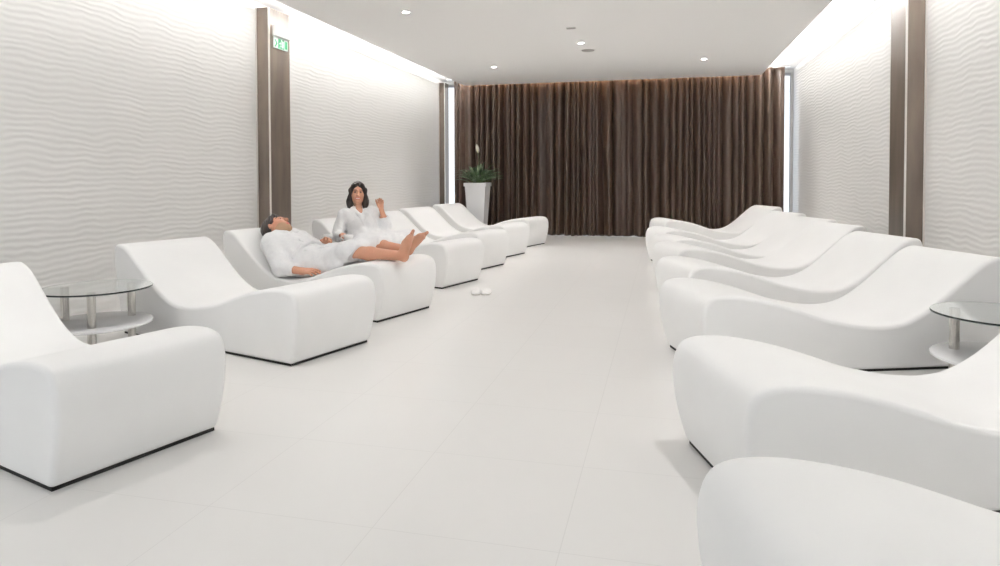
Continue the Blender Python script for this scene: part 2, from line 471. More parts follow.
# ------------------------------------------------------------------ potted plant
pp = empty('potted_plant', (-3.275, 11.68, 0)); tag(pp, 'green leafy plant with one white flower in a tall white square planter', 'potted plant')
M_pot = mat('white_planter', (.74, .74, .75, 1), .4)
M_soil = mat('soil', (.03, .022, .016, 1), .9)
M_leaf = mat('dark_leaf', srgb(62, 84, 58), .4); noise_tint(M_leaf, srgb(58, 80, 56), srgb(108, 130, 98), 9)
M_stem = mat('stem', srgb(96, 120, 76), .5); M_spathe = mat('white_spathe', srgb(236, 236, 226), .5); M_spadix = mat('spadix', srgb(226, 218, 170), .6)
def sq(mb, rings):
    v = []; f = []
    for hw, z in rings: v += [(-hw, -hw, z), (hw, -hw, z), (hw, hw, z), (-hw, hw, z)]
    for k in range(len(rings) - 1):
        for i in range(4): f.append((4 * k + i, 4 * k + (i + 1) % 4, 4 * k + 4 + (i + 1) % 4, 4 * k + 4 + i))
    f.append((3, 2, 1, 0)); f.append(tuple(4 * (len(rings) - 1) + i for i in range(4)))
    return mb.add(v, f)
sq(MB(), [(.128, 0), (.19, .93), (.192, .935)]).build('planter', M_pot, pp, bevel=.01)
sq(MB(), [(.206, .93), (.208, .995), (.18, .995), (.175, .95)]).build('rim', M_pot, pp, bevel=.006)
MB().box(-.172, .172, -.172, .172, .945, .962).build('soil', M_soil, pp)
lv = MB(); st = MB(); rl_ = random.Random(5)
for k in range(95):
    az = rl_.uniform(0, 2 * PI); reach = rl_.uniform(.12, .50); rise = rl_.uniform(.14, .44) * (1.12 - reach); 
    d = Vector((math.cos(az), math.sin(az), 0)); sd = Vector((-d.y, d.x, 0))
    base = d * rl_.uniform(.01, .09) + Vector((0, 0, .96))
    tip = d * reach + Vector((0, 0, .98 + rise * rl_.uniform(.45, 1.0)))
    mid = base.lerp(tip, .5) + Vector((0, 0, rise * .55))
    P = [(base * (1 - t) ** 2 + mid * 2 * t * (1 - t) + tip * t * t) for t in [i / 10 for i in range(11)]]
    st.tube(P[:5], .0035, 5)
    wmax = rl_.uniform(.024, .042); v_ = []; f_ = []
    for i in range(3, 11):
        t = (i - 3) / 7; w = wmax * (math.sin(PI * min(1, t * .92 + .06)) ** .8) + .001
        up = Vector((0, 0, .25 * w))
        v_ += [P[i] - sd * w + up, P[i], P[i] + sd * w + up]
    for i in range(7):
        a = 3 * i; f_ += [(a, a + 1, a + 4, a + 3), (a + 1, a + 2, a + 5, a + 4)]
    lv.add(v_, f_)
fo = lv.build('foliage', M_leaf, pp, smooth=True); sdm = fo.modifiers.new('t', 'SOLIDIFY'); sdm.thickness = .0025
st.build('stems', M_stem, pp, smooth=True)
fl = MB(); fl.tube([(.0, 0, .96), (.015, 0, 1.2), (.03, -.01, 1.40), (.012, -.012, 1.54)], .005, 6)
fl.build('flower_stem', M_stem, pp, smooth=True)
sp = MB(); v_ = []; f_ = []
for i in range(9):
    t = i / 8; w = .034 * math.sin(PI * (t * .93 + .05)) ** .8
    c = Vector((.012 - .028 * t, -.012, 1.53 + .165 * t))
    for j in range(7):
        q = (j - 3) / 3
        v_.append(c + Vector((w * q, .022 * q * q - .012, 0)))
for i in range(8):
    for j in range(6): f_.append((i * 7 + j, i * 7 + j + 1, (i + 1) * 7 + j + 1, (i + 1) * 7 + j))
sp.add(v_, f_); so = sp.build('flower', M_spathe, pp, smooth=True); sdm = so.modifiers.new('t', 'SOLIDIFY'); sdm.thickness = .002
MB().tube([(.012, -.03, 1.535), (.006, -.032, 1.57), (.0, -.03, 1.61)], [.007, .008, .004], 8).build('spadix', M_spadix, so, smooth=True)

# ------------------------------------------------------------------ slippers on the floor
M_terry = mat('white_terry', (.84, .83, .82, 1), .9, spec=.1); noise_tint(M_terry, (.82, .81, .80, 1), (.86, .855, .85, 1), 30, bump=.4, bscale=350)
M_sole = mat('pale_sole', (.62, .60, .57, 1), .8)
def slipper():
    r = empty('slipper')
    out = [(-.125, -.028), (-.13, 0), (-.125, .028), (-.08, .036), (0, .036), (.06, .046), (.105, .038), (.13, .0), (.105, -.04), (.06, -.046), (0, -.034), (-.08, -.034)]
    n = len(out)
    m = MB(); v = [(x, y, 0.0) for x, y in out] + [(x, y, .012) for x, y in out]
    m.add(v, [tuple(range(n - 1, -1, -1)), tuple(range(n, 2 * n))] + [(i, (i + 1) % n, n + (i + 1) % n, n + i) for i in range(n)])
    m.build('sole', M_sole, r, bevel=.003)
    m = MB(); v = []; f = []
    for i in range(9):
        t = i / 8; x = .0 + .125 * t; w = .046 * math.sqrt(max(0, 1 - (max(0, t - .25) / .78) ** 2)) + .002; hh = .034 * (1 - t ** 2) + .008
        for j in range(9):
            a = PI * j / 8
            v.append((x, w * math.cos(a), .012 + hh * math.sin(a)))
    for i in range(8):
        for j in range(8): f.append((i * 9 + j, i * 9 + j + 1, (i + 1) * 9 + j + 1, (i + 1) * 9 + j))
    o = m.add(v, f).build('upper', M_terry, r, smooth=True); s = o.modifiers.new('t', 'SOLIDIFY'); s.thickness = .005
    return r
sl = slipper(); sl.location = (-1.735, 6.115, 0); sl.rotation_euler = (0, 0, R(-74)); tag(sl, 'white slipper on the floor, the one nearer the loungers', 'slipper', 'pair of white slippers')
s2 = copy_tree(sl); s2.location = (-1.635, 6.145, 0); s2.rotation_euler = (0, 0, R(-84)); tag(s2, 'white slipper on the floor, the one nearer the aisle', 'slipper', 'pair of white slippers')

# ------------------------------------------------------------------ cups on the table between the two guests
def make_cup(name='coffee_cup'):
    r = empty(name)
    MB().lathe([(.001, .004), (.026, .004), (.036, .016), (.043, .05), (.045, .072), (.042, .072), (.038, .05), (.03, .016), (.001, .012)], 32).build('bowl', M_porc, r, smooth=True)
    MB().lathe([(.001, .067), (.0405, .067)], 32).build('coffee', M_coffee, r)
    MB().tube([(.040, 0, .058), (.062, 0, .058), (.069, 0, .043), (.060, 0, .026), (.038, 0, .024)], .005, 8).build('handle', M_porc, r, smooth=True)
    return r
def make_saucer():
    return MB().lathe([(.001, .002), (.035, .0), (.04, .003), (.075, .014), (.074, .017), (.04, .007), (.001, .006)], 40).build('saucer', M_porc, None, smooth=True)
cpos = [((-3.194, 6.391), 200, 'white coffee cup with handle in front of the seated woman'), ((-3.40, 6.33), 215, 'white coffee cup on the glass table nearer the man')]
slab = ['white saucer under the cup in front of the woman', 'white saucer under the cup nearer the man']
sa = make_saucer(); cu = make_cup()
for i, ((x, y), rz, l) in enumerate(cpos):
    c = cu if i == 0 else copy_tree(cu); s = sa if i == 0 else copy_tree(sa)
    s.location = (x, y, TZ + .0005); c.location = (x, y, TZ + .004); c.rotation_euler = (0, 0, R(rz)); c.scale = (1.15, 1.15, 1.15)
    tag(c, l, 'cup', 'coffee cups on the glass table'); tag(s, slab[i], 'saucer', 'saucers on the glass table')

# ------------------------------------------------------------------ people: smooth signed-distance bodies meshed with surface nets
class Field:
    def __init__(s, lo, hi, res):
        s.lo = np.array(lo, float); s.res = res
        s.n = np.ceil((np.array(hi) - s.lo) / res).astype(int) + 1
        s.ax = [(s.lo[i] + res * np.arange(s.n[i])).astype(np.float32) for i in range(3)]
        s.f = np.full(s.n, .06, np.float32)
        s.M = None                                     # local -> field transform (3x4)
    def P(s, p):
        p = np.asarray(p, float)
        return p if s.M is None else s.M[:, :3] @ p + s.M[:, 3]
    def sl(s, lo, hi):
        a = np.clip(np.floor((np.array(lo) - s.lo) / s.res).astype(int), 0, s.n)
        b = np.clip(np.ceil((np.array(hi) - s.lo) / s.res).astype(int) + 1, 0, s.n)
        return tuple(slice(int(i), int(j)) for i, j in zip(a, b))
    def grid(s, w):
        return s.ax[0][w[0]][:, None, None], s.ax[1][w[1]][None, :, None], s.ax[2][w[2]][None, None, :]
    def put(s, w, d, k, sub=False):
        a = s.f[w]
        if a.size == 0: return
        if sub: a, d = -a, d
        if k > 0:
            h = np.maximum(k - np.abs(a - d), 0) / k
            m = np.minimum(a, d) - h * h * k * .25
        else: m = np.minimum(a, d)
        s.f[w] = -m if sub else m
    def cone(s, a, b, ra, rb=None, k=.02, sub=False):
        rb = ra if rb is None else rb
        a, b = s.P(a), s.P(b); r = max(ra, rb) + .05 + k
        w = s.sl(np.minimum(a, b) - r, np.maximum(a, b) + r); X, Y, Z = s.grid(w)
        d = b - a; dd = float(d @ d) + 1e-12
        t = np.clip(((X - a[0]) * d[0] + (Y - a[1]) * d[1] + (Z - a[2]) * d[2]) / dd, 0, 1)
        q = np.sqrt((X - a[0] - t * d[0]) ** 2 + (Y - a[1] - t * d[1]) ** 2 + (Z - a[2] - t * d[2]) ** 2) - (ra + (rb - ra) * t)
        s.put(w, q.astype(np.float32), k, sub)
    def chain(s, pts, rad, k=.02):
        for i in range(len(pts) - 1): s.cone(pts[i], pts[i + 1], rad[i], rad[i + 1], k)
    def ell(s, c, r, Rm=None, k=.02, sub=False):
        c = s.P(c); r = np.array(r, float)
        A = np.eye(3) if Rm is None else np.array(Rm)
        if s.M is not None:
            A = s.M[:, :3] @ A
        sc = np.linalg.norm(A[:, 0]); A = A / sc; r = r * sc
        m = float(r.max()) + .05 + k
        w = s.sl(c - m, c + m); X, Y, Z = s.grid(w)
        X = X - c[0]; Y = Y - c[1]; Z = Z - c[2]
        u = [(X * A[0, i] + Y * A[1, i] + Z * A[2, i]) / r[i] for i in range(3)]
        k0 = np.sqrt(u[0] ** 2 + u[1] ** 2 + u[2] ** 2)
        k1 = np.sqrt((u[0] / r[0]) ** 2 + (u[1] / r[1]) ** 2 + (u[2] / r[2]) ** 2) + 1e-6
        q = k0 * (k0 - 1) / k1
        q = np.where(k0 < .35, -float(r.min()) * (1 - k0), q)
        s.put(w, q.astype(np.float32), k, sub)
    def all(s): return s.grid((slice(None),) * 3)
    def clip(s, d):                                    # keep only where d < 0
        s.f = np.maximum(s.f, d.astype(np.float32))
    def mesh(s):
        f = s.f; f = f.copy()
        for a in range(3):
            i = [slice(None)] * 3
            for e in (0, -1):
                i[a] = e; f[tuple(i)] = np.maximum(f[tuple(i)], .01)
        ins = f < 0
        n = np.array(f.shape)
        c = np.zeros(n - 1, np.int8)
        for dx in (0, 1):
            for dy in (0, 1):
                for dz in (0, 1):
                    c += ins[dx:n[0] - 1 + dx, dy:n[1] - 1 + dy, dz:n[2] - 1 + dz]
        act = np.argwhere((c > 0) & (c < 8))
        idx = np.full(n - 1, -1, np.int32); idx[tuple(act.T)] = np.arange(len(act))
        acc = np.zeros((len(act), 3)); cnt = np.zeros(len(act))
        cor = [(dx, dy, dz) for dx in (0, 1) for dy in (0, 1) for dz in (0, 1)]
        val = {q: f[tuple((act + q).T)].astype(float) for q in cor}
        for q in cor:
            for a in range(3):
                if q[a]: continue
                q2 = list(q); q2[a] = 1; q2 = tuple(q2)
                v0, v1 = val[q], val[q2]; m = (v0 < 0) != (v1 < 0)
                t = np.where(m, v0 / np.where(m, v0 - v1, 1), 0)
                p = np.tile(np.array(q, float), (len(act), 1)); p[:, a] = t
                acc[m] += p[m]; cnt[m] += 1
        V = s.lo + (act + acc / cnt[:, None]) * s.res
        F = []
        for a in range(3):
            b, d = (a + 1) % 3, (a + 2) % 3
            i0 = [slice(None)] * 3; i1 = [slice(None)] * 3
            i0[a] = slice(0, -1); i1[a] = slice(1, None)
            e = ins[tuple(i0)] != ins[tuple(i1)]
            E_ = np.argwhere(e)
            E_ = E_[(E_[:, b] > 0) & (E_[:, d] > 0) & (E_[:, b] < n[b] - 1) & (E_[:, d] < n[d] - 1)]
            flip = ins[tuple(i0)][tuple(E_.T)]
            def at(ob, od):
                q = E_.copy(); q[:, b] += ob; q[:, d] += od
                return idx[tuple(q.T)]
            Q = np.stack([at(-1, -1), at(0, -1), at(0, 0), at(-1, 0)], 1)
            Q[~flip] = Q[~flip][:, ::-1]
            F.append(Q)
        F = np.concatenate(F)
        # light smoothing
        for it in range(2):
            A = np.zeros_like(V); C = np.zeros(len(V))
            for i in range(4):
                u, v_ = F[:, i], F[:, (i + 1) % 4]
                np.add.at(A, u, V[v_]); np.add.at(C, u, 1); np.add.at(A, v_, V[u]); np.add.at(C, v_, 1)
            V = V * .55 + (A / C[:, None]) * .45
        return V, F

def rot(axis, deg):
    return np.array(Matrix.Rotation(R(deg), 3, axis))
def frame(x, y, z, o):
    return np.column_stack([x, y, z, o])
def unit(v): v = np.asarray(v, float); return v / np.linalg.norm(v)

M_skin = mat('skin', srgb(194, 142, 116), .5, Subsurface_Weight=.12)
M_skin.node_tree.nodes['Principled BSDF'].inputs['Subsurface Radius'].default_value = (.012, .005, .003)
M_skinw = mat('warm_skin', srgb(205, 154, 128), .5, Subsurface_Weight=.12)
M_skinw.node_tree.nodes['Principled BSDF'].inputs['Subsurface Radius'].default_value = (.012, .005, .003)
M_lip = mat('lips', srgb(190, 104, 94), .4); M_eye = mat('eye_white', (.55, .50, .47, 1), .2); M_iris = mat('iris', (.02, .012, .008, 1), .2)
M_brow = mat('brow', srgb(48, 34, 28), .7); M_beard = mat('stubble', srgb(172, 140, 112), .8); M_nail = mat('nail', srgb(96, 30, 40), .3)
M_teeth = mat('teeth', (.85, .83, .8, 1), .25)
M_hair = mat('dark_hair', srgb(38, 28, 25), .45); noise_tint(M_hair, srgb(22, 16, 14), srgb(46, 33, 28), 26, (1, 1, .15), 4)
M_robe = mat('white_towelling_robe', (.83, .83, .84, 1), .85, spec=.1, Sheen_Weight=.2)
noise_tint(M_robe, (.82, .82, .83, 1), (.86, .86, .865, 1), 40, bump=.35, bscale=420)
M_belt = mat('robe_belt', (.82, .82, .83, 1), .85)  # plain even off-white belt fabric, not assigned to any mesh

def head(F, male):
    """head in its own frame: x right, y forward, z up, origin between the ears; F.M carries it into place"""
    w = 1.0 if male else .94
    F.ell((0, -.018, .035), (.076 * w, .096, .083), k=.02)
    F.ell((0, .028, -.02), (.066 * w, .066, .085), k=.03)
    F.ell((0, .035, -.075), (.050 * w, .052, .042), k=.03)
    F.ell((0, .072, -.102), (.021 if male else .016, .018, .017), k=.025)
    for sx in (-1, 1):
        F.ell((sx * .040, .058, -.030), (.024, .026, .026), k=.025)                # cheek
        F.ell((sx * .052 * w, .01, -.07), (.016, .03, .026), k=.03)                 # jaw angle
        F.cone((sx * .012, .091, .034), (sx * .044, .076, .033), .009, .007, k=.014)   # brow ridge
        F.ell((sx * .031, .101, .010), (.018, .018, .010), k=.012, sub=True)        # eye socket
        F.ell((sx * .031, .078, .009), (.0135, .0135, .0115), k=.004)               # eyeball
        F.cone((sx * .018, .089, .0175), (sx * .045, .080, .016), .004, .0035, k=.004)  # upper lid
        F.ell((sx * .079 * w, -.006, .000), (.008, .019, .031), Rm=rot('Z', -sx * 18), k=.008)  # ear
        F.ell((sx * .088 * w, .0, .004), (.006, .009, .016), k=.004, sub=True)
        F.ell((sx * .012, .104, -.030), (.009, .010, .008), k=.008)                 # nostril wing
    F.cone((0, .090, .020), (0, .112, -.022), .0085, .0115, k=.012)                  # nose
    F.ell((0, .112, -.026), (.011, .011, .009), k=.008)
    F.cone((-.020, .088, -.057), (.020, .088, -.057), .0065, k=.008); F.cone((-.006, .094, -.056), (.006, .094, -.056), .0065, k=.006)
    F.cone((-.017, .087, -.069), (.017, .087, -.069), .0075, k=.008); F.cone((0, .091, -.069), (0, .0915, -.069), .0075, k=.006)
    if male: F.cone((-.024, .098, -.0628), (.024, .098, -.0628), .0035, k=.003, sub=True)
    else:
        for sx in (-1, 1): F.cone((0, .102, -.065), (sx * .027, .090, -.0575), .0045, .003, k=.003, sub=True)

def head_ids(Q, male):
    """material per face from its place on the head; Q in head frame"""
    x, y, z = np.abs(Q[:, 0]), Q[:, 1], Q[:, 2]
    m = np.zeros(len(Q), int)
    hd = (y > .0) & (z > -.13) & (z < .1) & (x < .09)
    if male: m[(hd & (z < -.035) & (y > -.01) & ~((x < .030) & (y > .078) & (z > -.074) & (z < -.05)) & (z < -.035 - .10 * np.maximum(0, .075 - y) * (x < .03))) & (z + .5 * np.maximum(0, y - .05) < -.035)] = 5
    m[hd & (x < (.024 if male else .028)) & (y > .074) & (z - (0 if male else .28) * x > -.077) & (z - (0 if male else .28) * x < -.052)] = 1
    if not male: m[hd & (x < .021) & (y > .07) & (np.abs(z + .0645 - .28 * x) < .0038)] = 7
    e = (np.hypot((x - .031) / .0105, (z - .0085) / .0048) < 1) & (y > .07)
    m[e] = 2
    m[(np.hypot(x - .031, z - .009) < .0082) & (y > .07)] = 3
    b = (y > .062) & (x > .012) & (x < .050) & (np.abs(z - (.034 - 2.5 * (x - .030) ** 2)) < .0036)
    m[b] = 4
    return m
SKMATS = lambda sk: [sk, M_lip, M_eye, M_iris, M_brow, M_beard, M_nail, M_teeth]

def hand(F, wrist, fdir, pdir, right, curl=25, spread=1.0, sc=1.0, thumb=35):
    """fdir: wrist->fingers, pdir: the way the palm faces. Five fingers of unequal length, bent at the knuckles"""
    y = unit(fdir); z = -unit(np.asarray(pdir, float) - (np.asarray(pdir, float) @ y) * y)      # z = back of hand
    x = np.cross(y, z)                                                    # x = right when the back of the hand faces the viewer
    s = -1 if right else 1                                                # thumb side: right hand seen from the back has its thumb on the left
    o = np.asarray(wrist, float)
    def T(px, py, pz): return o + sc * (s * px * x + py * y + pz * z)
    F.cone(T(0, -.01, 0), T(.0, .03, 0), .024 * sc, .026 * sc, k=.02)
    for px in (-.026, -.009, .009, .026):
        F.cone(T(px * .7, .022, 0), T(px, .082, .002), .0145 * sc, .0125 * sc, k=.012)
    F.ell(T(.026, .035, -.010), (.017 * sc, .022 * sc, .017 * sc), k=.015)
    L = [(.027, .074, (.041, .024, .020)), (.009, .082, (.046, .028, .022)), (-.010, .079, (.043, .026, .021)), (-.028, .070, (.033, .020, .018))]
    for i, (px, py, seg) in enumerate(L):
        a = px * 3.2 * spread; p = np.array([px, py, .002]); c = 0
        for j, l in enumerate(seg):
            c += (curl + 4 * i) * (.55, 1.0, .75)[j]
            d = np.array([math.sin(a) * math.cos(R(c)), math.cos(a) * math.cos(R(c)), -math.sin(R(c))])
            q = p + d * l
            F.cone(T(*p), T(*q), (.0092 - .0006 * j) * sc, (.0086 - .0008 * j) * sc, k=.0035 if j else .006)
            p = q
    p = np.array([.026, .026, -.006]); ta = R(thumb)
    for j, l in enumerate((.040, .032, .026)):
        d = np.array([math.sin(ta) , math.cos(ta) * .8, -.45]); d /= np.linalg.norm(d)
        q = p + d * l; F.cone(T(*p), T(*q), (.0145, .0112, .0098)[j] * sc, (.0115, .0100, .0085)[j] * sc, k=.008); p = q; ta *= .6

def foot(F, heel, toe, up, sc=1.0, big=1):
    """heel centre (back of the heel), direction to the toes, direction of the shin; big = side of the big toe (+1 along y x z)"""
    y = unit(toe); z = unit(np.asarray(up, float) - (np.asarray(up, float) @ y) * y); x = np.cross(y, z) * big
    o = np.asarray(heel, float)
    def T(px, py, pz): return o + sc * (px * x + py * y + pz * z)
    F.ell(T(0, .028, .022), (.029 * sc, .032 * sc, .028 * sc), Rm=np.column_stack([x, y, z]), k=.02)
    F.cone(T(0, .045, .045), T(.004, .13, .040), .034 * sc, .028 * sc, k=.03)
    F.cone(T(-.012, .05, .02), T(-.024, .165, .014), .020 * sc, .017 * sc, k=.03)
    F.cone(T(.014, .06, .038), T(.024, .175, .018), .020 * sc, .019 * sc, k=.03)
    F.cone(T(.0, .12, .03), T(.0, .178, .016), .026 * sc, .018 * sc, k=.03)
    for i in range(5):
        px = .030 - .0155 * i; l = (.052, .046, .040, .033, .026)[i]; r = (.0135, .0098, .0092, .0088, .0085)[i]
        py = .178 - .008 * i
        F.cone(T(px, py, .014), T(px * 1.05, py + l * .55, .020), r * sc, r * .95 * sc, k=.006)
        F.cone(T(px * 1.05, py + l * .55, .020), T(px * 1.04, py + l * .95, .013), r * .95 * sc, r * .9 * sc, k=.004)

def folds(F, terms, warp=.0, gain=1.0):
    X, Y, Z = F.all(); d = 0
    for (kx, ky, kz, ph, a) in terms:
        d = d + a * np.sin(kx * X + ky * Y + kz * Z + ph + warp * np.sin(9 * X + 7 * Y + 3) + warp * np.sin(11 * Z - 6 * X))
    F.f = (F.f + d * gain * (np.abs(F.f) < .05)).astype(np.float32)

def over_couch(F, gap=.006, edge=0.0):
    """nothing sinks below the lounger's surface (field frame: x towards the foot, y across from the centre line)"""
    X, Y, Z = F.all()
    zc = np.where(X > .055, -1, couch_z(np.clip(-X, -.06, 1.78))).astype(np.float32)
    F.clip(np.where(np.abs(Y) < CW / 2 + edge, zc + gap - Z, -1) * .8 + 0 * F.f)

def person(name, lounge, label, FB, ids, skin, extra):
    V, Fc = FB.mesh()
    cen = V[Fc].mean(1)
    o = mesh_obj(name, V, Fc, SKMATS(skin), None, ids(cen))
    o.location = lounge.location; o.rotation_euler = lounge.rotation_euler
    tag(o, label, 'person')
    for nm, FF, m in extra:
        v_, f_ = FF.mesh(); mesh_obj(nm, v_, f_, m, o)
    return o

def S(s, t, z): return np.array([-s, t - CW / 2, z])       # (distance from foot, across from near side, height) -> lounger frame

# ---------- reclining man
lo, hi = (-1.86, -.46, .2), (.24, .44, .95)
RS = .004
FM = Field(lo, hi, RS)
hip = [S(.93, .25, .345), S(.93, .42, .345)]
knee = [S(.44, .215, .505), S(.45, .44, .545)]
ankle = [S(-.075, .235, .494), S(.04, .405, .522)]
sho = [S(1.335, .155, .52), S(1.335, .515, .52)]
FM.ell(S(.95, .335, .36), (.11, .165, .10), k=.04)
FM.ell(S(1.10, .335, .405), (.15, .15, .098), rot('Y', 18), k=.06)
FM.ell(S(1.24, .335, .48), (.16, .17, .105), rot('Y', 26), k=.06)
FM.cone(S(1.345, .19, .535), S(1.345, .48, .535), .062, k=.06)
for i in (0, 1):
    FM.cone(hip[i], knee[i], .080, .056, k=.05)
    FM.cone(knee[i], (knee[i] * .62 + ankle[i] * .38) + [0, 0, -.008], .050, .055, k=.03)
    FM.cone((knee[i] * .62 + ankle[i] * .38) + [0, 0, -.008], ankle[i], .055, .036, k=.03)
foot(FM, ankle[0] + [.035, -.002, -.045], unit((.20, .05, 1)), (-1, -.05, .1), sc=1.08, big=-1)
foot(FM, ankle[1] + [.035, .005, -.048], unit((.34, .50, .76)), (-1, .1, .3), sc=1.08, big=-1)
# arms
elb = [S(1.08, .045, .345), S(1.17, .645, .42)]
wri = [S(.815, .035, .338), S(1.12, .585, .515)]
for i in (0, 1):
    FM.cone(sho[i], elb[i], .050, .042, k=.03); FM.cone(elb[i], wri[i], .042, .028, k=.02)
hand(FM, wri[0], unit((1, .06, .06)), (0, .45, -1), True, curl=14, thumb=30)
hand(FM, wri[1], unit((.75, -.25, .35)), (.3, -.6, -.8), False, curl=32, thumb=30)
# head: crown points along +s and a little up, face up and turned to the far side
hz = unit(S(1.60, .335, .74) - S(1.45, .335, .655)); hy0 = unit(np.array([.12, .38, 1.0])); hy = unit(hy0 - (hy0 @ hz) * hz); hx = np.cross(hy, hz)
HC = S(1.458, .335, .645)
HMm = frame(hx * 1.10, hy * 1.10, hz * 1.10, HC)
FM.cone(S(1.36, .335, .56), HC - hz * .07, .062, .056, k=.03)
FM.M = HMm; head(FM, True); FM.M = None
over_couch(FM)
def toh(c, M): return (c - M[:, 3]) @ np.linalg.inv(M[:, :3]).T
def ids_m(c):
    m = head_ids(toh(c, HMm), True); return m
# hair
FH = Field(HC - .17, HC + .17, .003); FH.M = HMm
FH.ell((0, -.024, .042), (.083, .099, .087), k=.0)
FH.cone((0, .055, .105), (0, -.02, .125), .022, .020, k=.03)
FH.cone((-.035, .066, .080), (.035, .066, .080), .020, k=.02)
for sx in (-1, 1): FH.chain([(sx * .06, .045, .07), (sx * .072, .022, .02), (sx * .072, .018, -.012)], [.020, .016, .011], k=.015)
FH.ell((0, .112, -.005), (.068, .06, .074), k=.01, sub=True)
FH.ell((.085, .03, -.03), (.03, .055, .050), k=.01, sub=True); FH.ell((-.085, .03, -.03), (.03, .055, .05), k=.01, sub=True)
FH.ell((0, -.03, -.12), (.1, .1, .075), k=.01, sub=True)
folds(FH, [(210, 60, 90, 0, .0016), (90, 240, -60, 1, .0014)], .8)
over_couch(FH)
# robe
FR = Field(lo, hi, RS)
FR.ell(S(.95, .335, .375), (.17, .205, .125), k=.06)
FR.ell(S(1.12, .335, .42), (.17, .19, .125), rot('Y', 18), k=.08)
FR.ell(S(1.245, .335, .49), (.17, .195, .128), rot('Y', 26), k=.08)
FR.cone(S(1.355, .19, .54), S(1.355, .48, .54), .078, k=.08)
FR.chain([S(1.36, .25, .57), S(1.40, .30, .592)], [.06, .045], k=.04); FR.chain([S(1.36, .42, .57), S(1.40, .37, .592)], [.06, .045], k=.04)
for i in (0, 1):
    FR.cone(hip[i], knee[i] + [-.03, 0, 0], .108, .082, k=.06)
    FR.cone(knee[i] + [-.05, 0, .0], knee[i] + [(.06, .15)[i], 0, .0], .082, .072, k=.04)
FR.cone(S(.80, .335, .43), S(.44, .33, .515), .11, .07, k=.06)
for i in (0, 1):
    FR.cone(sho[i], elb[i], .080, .072, k=.05)
cuffN = elb[0] * .54 + wri[0] * .46; FR.cone(elb[0], cuffN, .068, .056, k=.03)
cuffF = elb[1] * .25 + wri[1] * .75; FR.cone(elb[1], cuffF, .066, .056, k=.03)
# skirt flaps lying on the lounger
for (s0, t0, s1, t1, z1) in ((1.05, .17, .55, .16, .36), (1.05, .55, .5, .58, .36)):
    FR.cone(S(s0, t0, couch_z(s0) + .05), S(s1, t1, couch_z(s1) + .03), .06, .035, k=.07)
folds(FR, [(38, 60, 20, 0, .0035), (-52, 34, 40, 1.3, .003), (75, -20, 60, 2, .002), (16, 85, -30, 4, .0025)], 1.1, .5)
# fabric creases round the near arm and over the lap
for a, b, r in ((S(1.30, .21, .59), S(1.12, .16, .43), .010), (S(1.12, .15, .42), S(.96, .17, .36), .009), (S(1.25, .24, .60), S(1.04, .30, .53), .007), (S(1.02, .22, .47), S(.7, .25, .53), .007)):
    FR.cone(a, b, r, r * .6, k=.012, sub=True)
FR.cone(S(1.39, .335, .675), S(1.22, .335, .625), .052, .018, k=.015, sub=True)     # open neck
# belt
FR.chain([S(1.04, .15, .43), S(1.03, .24, .525), S(1.03, .335, .55), S(1.03, .43, .525), S(1.04, .53, .43)], [.022, .021, .021, .021, .022], k=.004)
# collar lapels
for t_ in (.225, .445):
    FR.chain([S(1.41, .335 + (t_ - .335) * .75, .602), S(1.345, t_ + .0, .622), S(1.22, .335 + (t_ - .335) * .35, .612)], [.026, .024, .018], k=.004)
over_couch(FR)
X, Y, Z = FR.all(); FR.clip((X - (-.375) - .32 * (Y + .12) + .05 * np.sin(Z * 20)) + 0 * FR.f)        # hem above the calves
man = person('person', LOUNGE[2], 'person in a white bathrobe lying on his back, bare feet towards the aisle', FM, ids_m, M_skin,
             [('hair', FH, M_hair), ('bathrobe', FR, M_robe)])

# ---------- seated woman
lo, hi = (-1.80, -.66, .2), (-.42, .42, 1.14)
FW = Field(lo, hi, RS)
ph = R(34)
g = np.array([math.cos(ph), -math.sin(ph), 0]); rgt = np.array([-math.sin(ph), -math.cos(ph), 0])   # chest direction, her right
pel = S(1.24, .30, .375); che = S(1.335, .29, .61); nec = S(1.36, .287, .742)
shR = S(1.44, .135, .688); shL = S(1.265, .44, .698)
FW.ell(pel, (.125, .165, .115), rot('Z', -20), k=.05)
FW.cone(pel, che, .105, .105, k=.06)
Rc = np.column_stack([g, -rgt, [0, 0, 1]])
FW.ell(che, (.095, .145, .14), Rc, k=.06)
for sx in (-1, 1): FW.ell(che + g * .075 + rgt * sx * .068 + [0, 0, .0], (.052, .056, .056), k=.04)
FW.cone(shR * .85 + shL * .15, shR * .15 + shL * .85, .047, k=.05)
kn = [S(.92, .10, .405), S(.84, .50, .43)]; an = [S(.95, .44, .34), S(.98, .20, .345)]
for i in (0, 1):
    FW.cone(pel + [0, (-.08, .08)[i], -.02], kn[i], .08, .055, k=.05)
    FW.cone(kn[i], an[i], .052, .036, k=.03)
foot(FW, an[0] + [-.03, .03, -.02], unit((-.3, 1, 0)), (.2, 0, 1), sc=.88, big=1)
foot(FW, an[1] + [-.03, -.03, -.02], unit((-.3, -1, 0)), (.2, 0, 1), sc=.88, big=-1)
elR, wrR = S(1.455, .045, .455), S(1.265, -.065, .485)
elL, wrL = S(1.115, .475, .555), S(1.135, .415, .755)
FW.cone(shR, elR, .042, .036, k=.03); FW.cone(elR, wrR, .034, .023, k=.02)
FW.cone(shL, elL, .042, .037, k=.03); FW.cone(elL, elL * .6 + wrL * .4, .038, .036, k=.02); FW.cone(elL * .6 + wrL * .4, wrL, .036, .024, k=.02)
hand(FW, wrR, unit((.70, -.62, .02)), (.3, .2, -1), True, curl=40, sc=.9)
hand(FW, wrL, unit((-.12, .05, 1)), unit((.55, -.75, .0)), False, curl=55, sc=.92, thumb=20)
